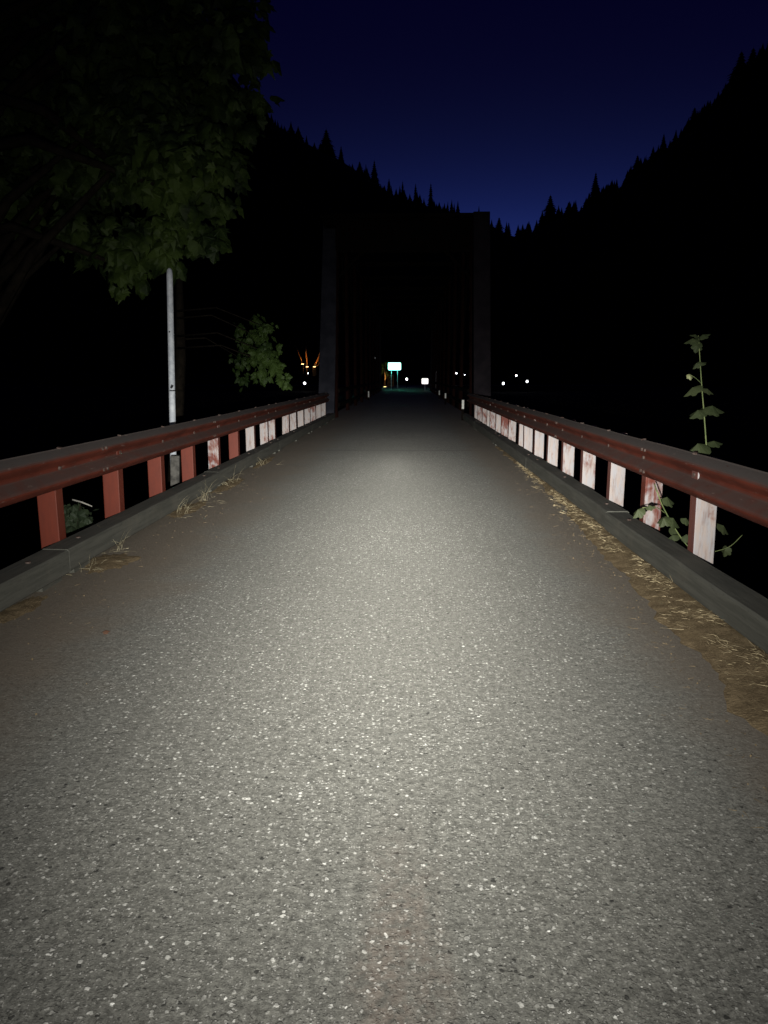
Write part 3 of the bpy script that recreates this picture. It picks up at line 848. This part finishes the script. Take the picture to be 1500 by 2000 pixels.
leafs = [(1364, 662, 1340, 664, 30), (1364, 660, 1383, 650, 24), (1364, 668, 1357, 684, 22), (1365, 658, 1350, 652, 24), (1367, 706, 1355, 714, 20), (1367, 712, 1376, 704, 16),
         (1368, 752, 1326, 772, 46), (1370, 758, 1392, 764, 30), (1373, 797, 1413, 794, 44), (1374, 800, 1330, 812, 42), (1380, 868, 1328, 876, 54), (1381, 865, 1416, 860, 40)]
for a in leafs:
    p = vleaf(*a, tilt=.62)
vleaf(1346, 731, 1348, 744, 16, lf2, .2)
bm.tube(curve([at(1369, 748, DV), at(1358, 738, DV), at(1346, 731, DV)], 4), .0022, 4)
bm.build('stem', STEM, t, smooth=True); lf.build('leaves', LEAF_V, t); lf2.build('young_leaf', LEAF_Y, t)
# low vine woven through the posts
DV2 = 5.95
v0 = at(1340, 1060, DV2)
t = thing('low_vine', (v0.x, v0.y, ground(v0.x, v0.y)), 'low trailing vine with dark leaves behind the nearest right posts', 'plant')
bm = MB(); lf = MB()
a = curve([at(1360, 1085, DV2), at(1330, 1050, DV2), at(1300, 1000, DV2 - .1), at(1285, 965, DV2 - .2), at(1278, 945, DV2 - .1)], 8)
bm.tube([Vector((a[0].x + .05, a[0].y, ground(a[0].x, a[0].y)))] + a, .005, 5)
bm.tube(curve([at(1300, 1003, DV2 - .12), at(1280, 990, DV2 - .25), at(1255, 992, DV2 - .3)], 6), .003, 5)
bm.tube(curve([at(1360, 1085, DV2), at(1420, 1070, DV2), at(1450, 1045, DV2)], 6), .003, 5)
DV_ = DV; DV = DV2
for q_ in ((1300, 1010, 1330, 1020, 36, -.1), (1302, 1008, 1284, 1022, 30, -.1), (1330, 1050, 1362, 1036, 34, 0), (1325, 1045, 1300, 1050, 26, 0), (1255, 992, 1235, 1003, 26, -.3), (1290, 975, 1330, 972, 34, 0), (1262, 990, 1272, 985, 18, -.3),
           (1345, 1070, 1355, 1090, 32, 0), (1400, 1022, 1432, 1040, 34, 0), (1330, 1012, 1360, 1018, 30, 0), (1310, 1030, 1340, 1050, 40, .2), (1420, 1068, 1412, 1084, 24, 0)):
    vleaf(*q_[:5], lf, .6, q_[5])
DV = DV_
bm.build('stem', STEM, t, smooth=True); lf.build('leaves', LEAF_V, t)

# left bush behind the first posts
D = 7.6
c = at(150, 1010, D)
t = thing('low_bush', (c.x, c.y, ground(c.x, c.y)), 'dark green low bush showing between the two nearest left posts', 'bush')
bm = MB()
for (px, py, r_) in ((150, 1000, .14), (135, 1030, .16), (165, 1015, .15), (125, 1005, .12), (175, 1040, .12), (140, 1060, .18)):
    leafmass(bm, at(px, py, D), r_, 42, .085, (1, .8, .9), .2)
for (px, py, r_) in ((150, 1100, .3), (110, 1130, .3), (190, 1110, .3)): leafmass(bm, at(px, py, D + .2), r_, 60, .1)
bm.build('foliage', leafmat('bush_leaf', (.018, .03, .016), (.035, .05, .026)), t)
bm = MB(); gz = ground(c.x, c.y)
bm.tube([(c.x, c.y, gz - .1), (c.x, c.y, c.z - .1), (c.x + .05, c.y, c.z + .15)], [.015, .01, .005], 6); bm.build('stem', BARK, t)
bm = MB(); bm.tube([at(142, 976, D - .2), at(160, 981, D - .25), at(180, 989, D - .22)], [.007, .008, .005], 6)
tag(bm.build('dry_stick', STICK), 'short bleached stick lying on the bush behind the left rail', 'stick')

# ------------------------------------------------------------------ dirt drifts and straw
def rdirt(y):      # inner edge of the right drift
    w_ = .42 * (1 - sstep(1.5, 12, y)) ** 1.1 + .03
    return XR - w_ + .09 * noise.noise(Vector((y * 1.7, 0, 4))) + .05 * noise.noise(Vector((y * 7, 0, 8))) + .03 * noise.noise(Vector((y * 25, 0, 2)))
mb = MB(); NJ = 260; NI = 12
for j in range(NJ + 1):
    y = -3 + 19 * j / NJ; e = rdirt(y)
    for i in range(NI + 1):
        f = i / NI; x = e + (XR + .07 - e) * f
        hh = .026 * sstep(0, .8, f) * (1 - sstep(8, 16, y) * .6)
        z = -.004 + .010 * sstep(0, .25, f) + hh + .008 * noise.noise(Vector((x * 16, y * 16, 0))) * sstep(0, .3, f)
        mb.v.append((x, y, z))
q = NI + 1
for j in range(NJ):
    for i in range(NI): mb.f.append((j * q + i, j * q + i + 1, (j + 1) * q + i + 1, (j + 1) * q + i))
tag(mb.build('dirt_strip', DIRT, smooth=True), 'brown dirt drift along the right kerb', 'dirt', kind='stuff')
# left patches
mb = MB()
def patch(cx, cy, rx, ry, h):
    N1, N2 = 64, 10; base = len(mb.v); vs = [(cx, cy, h)]; fs = []
    for j in range(1, N2 + 1):
        for i in range(N1):
            a = 2 * math.pi * i / N1; f = j / N2
            k = 1 + .35 * noise.noise(Vector((math.cos(a) * 1.5 + cx, math.sin(a) * 1.5 + cy, 2))) + .28 * noise.noise(Vector((math.cos(a) * 6 + cx, math.sin(a) * 6 + cy, 5))) + .15 * noise.noise(Vector((math.cos(a) * 16, math.sin(a) * 16 + cy, 7)))
            x = cx + rx * f * k * math.cos(a); y = cy + ry * f * k * math.sin(a)
            z = h * (1 - f * f) - .006 * f ** 3 + .005 * noise.noise(Vector((x * 18, y * 18, 1))) * (1 - f)
            vs.append((x, y, z + .002))
    for i in range(N1): fs.append((0, 1 + i, 1 + (i + 1) % N1))
    for j in range(N2 - 1):
        for i in range(N1): fs.append((1 + j * N1 + i, 1 + (j + 1) * N1 + i, 1 + (j + 1) * N1 + (i + 1) % N1, 1 + j * N1 + (i + 1) % N1))
    mb.add(vs, fs)
patch(XL + .10, 5.85, .24, .36, .014); patch(XL + .05, 8.3, .16, .7, .012); patch(XL + .05, 10.2, .14, .9, .012); patch(XL + .02, 4.6, .12, .4, .008); patch(XL, 13, .1, .9, .01)
tag(mb.build('dirt_patch', DIRT, smooth=True), 'brown dirt gathered along the left kerb', 'dirt', kind='stuff')

def blade(bm, p, heading, L, lift, curl, w_):
    pts = []; d = Vector((math.cos(heading), math.sin(heading), lift)).normalized(); q_ = Vector(p); k = 6
    for i in range(k + 1):
        pts.append(q_.copy()); q_ = q_ + d * (L / k)
        d = (d + Vector((-math.sin(heading) * curl[0], math.cos(heading) * curl[0], curl[1]))).normalized()
        if q_.z < p[2] - .002: q_.z = p[2] - .001; d.z = max(d.z, 0)
    bm.tube(pts, [w_ * (1 - .75 * i / k) for i in range(k + 1)], 3, False)
bm = MB()
for _ in range(1500):
    y = 1.4 + 11.5 * rnd() ** 1.35
    e = rdirt(y); f = rnd() ** .6; x = e + (XR - .01 - e) * f
    if noise.noise(Vector((x * 2.5, y * 1.6, 9))) < -.08: continue
    blade(bm, (x, y, .012 + .026 * f + rr(0, .008)), rr(0, 6.28), rr(.02, .05) if rnd() < .8 else rr(.05, .12), rr(-.02, .2), (rr(-.35, .35), rr(-.2, .05)), rr(.0008, .0019))
for _ in range(16):
    y = rr(2.4, 7); e = rdirt(y)
    blade(bm, (rr(e, XR - .06), y, .03), rr(-.5, .5) + (3.14 if rnd() < .5 else 0), rr(.10, .24), rr(.02, .2), (rr(-.3, .3), -.05), rr(.0010, .0019))
# clumped chaff piles near the kerb
for _ in range(34):
    y = rr(2.5, 11); x = XR - rr(.03, .2)
    for k in range(16): blade(bm, (x + rr(-.05, .05), y + rr(-.1, .1), .035 + rr(0, .015)), rr(0, 6.28), rr(.02, .08), rr(0, .6), (rr(-.5, .5), rr(-.3, .1)), rr(.001, .0022))
tag(bm.build('straw', STRAW), 'loose yellow straw scattered over the right dirt drift', 'straw', kind='stuff')

def tuft(x, y, n_, L, label, spread=1.0, flat=.5):
    bm = MB()
    for _ in range(n_):
        h = rr(0, 6.28)
        blade(bm, (x + rr(-.04, .04) * spread, y + rr(-.12, .12) * spread, .004), h, L * rr(.5, 1.2), rr(flat, 3.5), (rr(-.2, .2), rr(-.25, -.02)), rr(.0011, .0020))
    for _ in range(n_):
        blade(bm, (x + rr(-.1, .15) * spread, y + rr(-.25, .25) * spread, .012), rr(0, 6.28), rr(.04, .12), rr(0, .25), (rr(-.2, .2), -.06), rr(.001, .002))
    bm.add([(x - .08, y - .12, -.002), (x + .14, y - .12, -.002), (x + .14, y + .14, -.002), (x - .08, y + .14, -.002)], [(0, 1, 2, 3)]) if False else None; o = bm.build('grass_tuft', DRY, loc=(x, y, 0)); tag(o, label, 'grass tuft', 'dry grass tufts along the left kerb')
tuft(XL + .06, 5.65, 9, .12, 'nearest dry grass tuft at the left kerb, spread flat over a dirt patch', 1.2, .4)
tuft(XL + .03, 6.25, 6, .30, 'dry grass tuft with two long upright blades against the left kerb', .6, 1.5)
tuft(XL + .05, 8.1, 16, .22, 'bushy dry grass tuft leaning along the middle of the left kerb', 1.6, .3)
tuft(XL + .05, 8.95, 14, .28, 'long dry grass tuft just beyond the bushy one at the left kerb', 1.8, .3)
tuft(XL + .05, 10.3, 12, .26, 'dry grass tuft at left kerb below the two paired posts', 1.8, .3)
tuft(XL + .04, 12.6, 10, .24, 'farthest dry grass tuft low against the left kerb', 2.0, .3)
# little dead leaf and grit on the road
bm = MB()
for (px, py, s_) in ((200, 1239, .05),):
    Dg = 1500 * 1.45 / (.985 * (py - 735)); p = at(px, py, Dg); p.z = .012
    leaf(bm, p, Vector((.6, .7, .15)), Vector((0, -.2, 1)), s_, .3)
tag(bm.build('dead_leaf', plain('dead_leaf_brown', (.06, .03, .018), (.1, .05, .03), 60)), 'curled dead brown leaf on the asphalt at left', 'leaf')
bm = MB()
for _ in range(260):
    y = 1.2 + 9 * rnd() ** 1.5; side = rnd() < .5
    x = XL + .05 + abs(random.gauss(0, .35)) if side else rdirt(y) - abs(random.gauss(0, .10))
    r_ = rr(.0015, .004); bm.box((x, y, r_ * .7 + .003), (r_ * 2, r_ * 1.6, r_ * 1.4), Euler((rnd() * 3, rnd() * 3, rnd() * 3)).to_matrix())
for _ in range(500):
    y = 1.2 + 12 * rnd() ** 1.4; x = rdirt(y) - abs(random.gauss(0, .16)) if rnd() < .7 else XL + .05 + abs(random.gauss(0, .3))
    blade(bm, (x, y, .006), rr(0, 6.28), rr(.01, .05), rr(0, .1), (rr(-.3, .3), -.1), rr(.0008, .0018))
tag(bm.build('grit', DIRT), 'fine loose grit and chaff near both kerbs', 'grit', kind='stuff')

# ------------------------------------------------------------------ conifers on the ridges
def conifer_mesh(seed, slim):
    random.seed(seed); bm = MB(); tiers = 13; n_ = 11
    for k in range(tiers):
        f = k / tiers; z0 = .10 + .86 * f; rad_ = slim * (1 - f) ** .85 * rr(.8, 1.15) + .012
        vs = [(0, 0, z0 + .12 * (1 - f * .5))]
        for i in range(n_ * 2):
            a = math.pi * i / n_ + k; r_ = rad_ * (rr(.8, 1.15) if i % 2 == 0 else rr(.45, .65))
            vs.append((r_ * math.cos(a), r_ * math.sin(a), z0 - rad_ * .35 * (1 if i % 2 == 0 else .4)))
        bm.add(vs, [(0, 1 + i, 1 + (i + 1) % (n_ * 2)) for i in range(n_ * 2)])
    bm.tube([(0, 0, .9), (0, 0, 1.02)], [.008, .001], 4)
    me = bpy.data.meshes.new('crown'); me.from_pydata(bm.v, [], bm.f); me.materials.append(NEEDLE); return me
CROWNS = [conifer_mesh(s_, sl) for s_, sl in ((1, .21), (2, .26), (3, .15), (4, .42))]
tb_ = MB(); tb_.tube([(0, 0, -.15), (0, 0, .3), (0, 0, .85)], [.018, .014, .004], 6)
TRUNK = bpy.data.meshes.new('trunk'); TRUNK.from_pydata(tb_.v, [], tb_.f); TRUNK.materials.append(BARK)
random.seed(11)
def conifer(px, tip, h_px, label, variant, y=YR):
    x = (px - 795) / 1500 * y
    ztip = CAM_H + (735 - tip) / 1500 * y * 1.0
    zg = ground(x, y); h = max(ztip - zg, h_px / 1500 * y * .8)
    t = thing('conifer', (x, y, ztip - h), label, 'conifer', 'conifers standing on the skyline')
    c = bpy.data.objects.new('crown', CROWNS[variant]); C.objects.link(c); c.parent = t; c.scale = (h,) * 3; c.rotation_euler.z = rr(0, 6)
    k = bpy.data.objects.new('trunk', TRUNK); C.objects.link(k); k.parent = t; k.scale = (h,) * 3
for a in ((645, 288, 45, 'broad dark conifer highest on the left skyline, near the maple edge', 3), (672, 318, 35, 'pointed conifer just right of the highest one on the left skyline', 0),
          (733, 343, 45, 'tall conifer standing clear midway down the left skyline', 1), (706, 345, 25, 'small conifer left of the tall one midway down the left skyline', 3),
          (760, 375, 25, 'blurred conifer right of the tall one midway down the left skyline', 0),
          (785, 380, 30, 'thin conifer, first of three spires above the bridge portal', 2), (809, 384, 30, 'thin conifer, second of three spires above the bridge portal', 2), (837, 383, 36, 'thin conifer, third and tallest spire above the bridge portal', 2),
          (964, 444, 28, 'stubby conifer at the valley notch, right of the bridge portal', 3), (982, 453, 20, 'tiny conifer at the bottom of the valley notch', 1),
          (1057, 405, 45, 'hazy broad conifer low on the right skyline', 3), (1138, 366, 48, 'lone slender conifer low on the right skyline', 1), (1160, 388, 20, 'short conifer right of the lone slender one on the right skyline', 3),
          (1212, 338, 45, 'rounded conifer on the right skyline, lower of the paired steps', 3), (1232, 352, 28, 'short conifer filling behind the rounded one on the right skyline', 3), (1257, 302, 50, 'pointed conifer midway up the right skyline', 1),
          (1309, 258, 55, 'broad conifer on the right skyline with a flat shoulder', 3), (1350, 252, 40, 'conifer just left of the dense block of trees at right', 1),
          (1385, 165, 90, 'large dark conifer on the left edge of the dense block at right', 3), (1405, 160, 80, 'full conifer second in the dense block at right', 3), (1437, 125, 70, 'conifer leaning toward the tallest tree at right', 1),
          (1465, 82, 110, 'tallest conifer on the right skyline', 3), (1496, 112, 90, 'conifer at the right picture edge beside the tallest one', 3)):
    conifer(*a)
# the rest of the wood on the ridges as one mass
bm = MB(); random.seed(5)
def crude(bm, x, y, z, h, sl):
    for k in range(5):
        f = k / 5; zz = z + h * (.05 + .8 * f); r_ = h * sl * (1 - f); n_ = 7
        vs = [(x, y, zz + h * .3)]
        for i in range(n_ * 2):
            a = math.pi * i / n_ + k; r2 = r_ * (rr(.85, 1.15) if i % 2 == 0 else .6); vs.append((x + r2 * math.cos(a), y + r2 * math.sin(a), zz))
        bm.add(vs, [(0, 1 + i, 1 + (i + 1) % (n_ * 2)) for i in range(n_ * 2)])
for px in [rr(500, 960) for _ in range(150)] + [rr(1000, 1560) for _ in range(190)]:
    y = YR + rr(-12, 25); x = (px - 795) / 1500 * YR
    crude(bm, x, y, ground(x, y) - 1.5, rr(6, 13) * (1.5 if px > 1360 else 1), rr(.26, .5))
for _ in range(500):
    y = rr(300, 570); x = rr(-300, 300)
    crude(bm, x, y, ground(x, y) - 1, rr(7, 13), rr(.16, .24))
tag(bm.build('distant_forest', NEEDLE), 'dark conifer forest covering the valley sides', 'forest', kind='stuff')
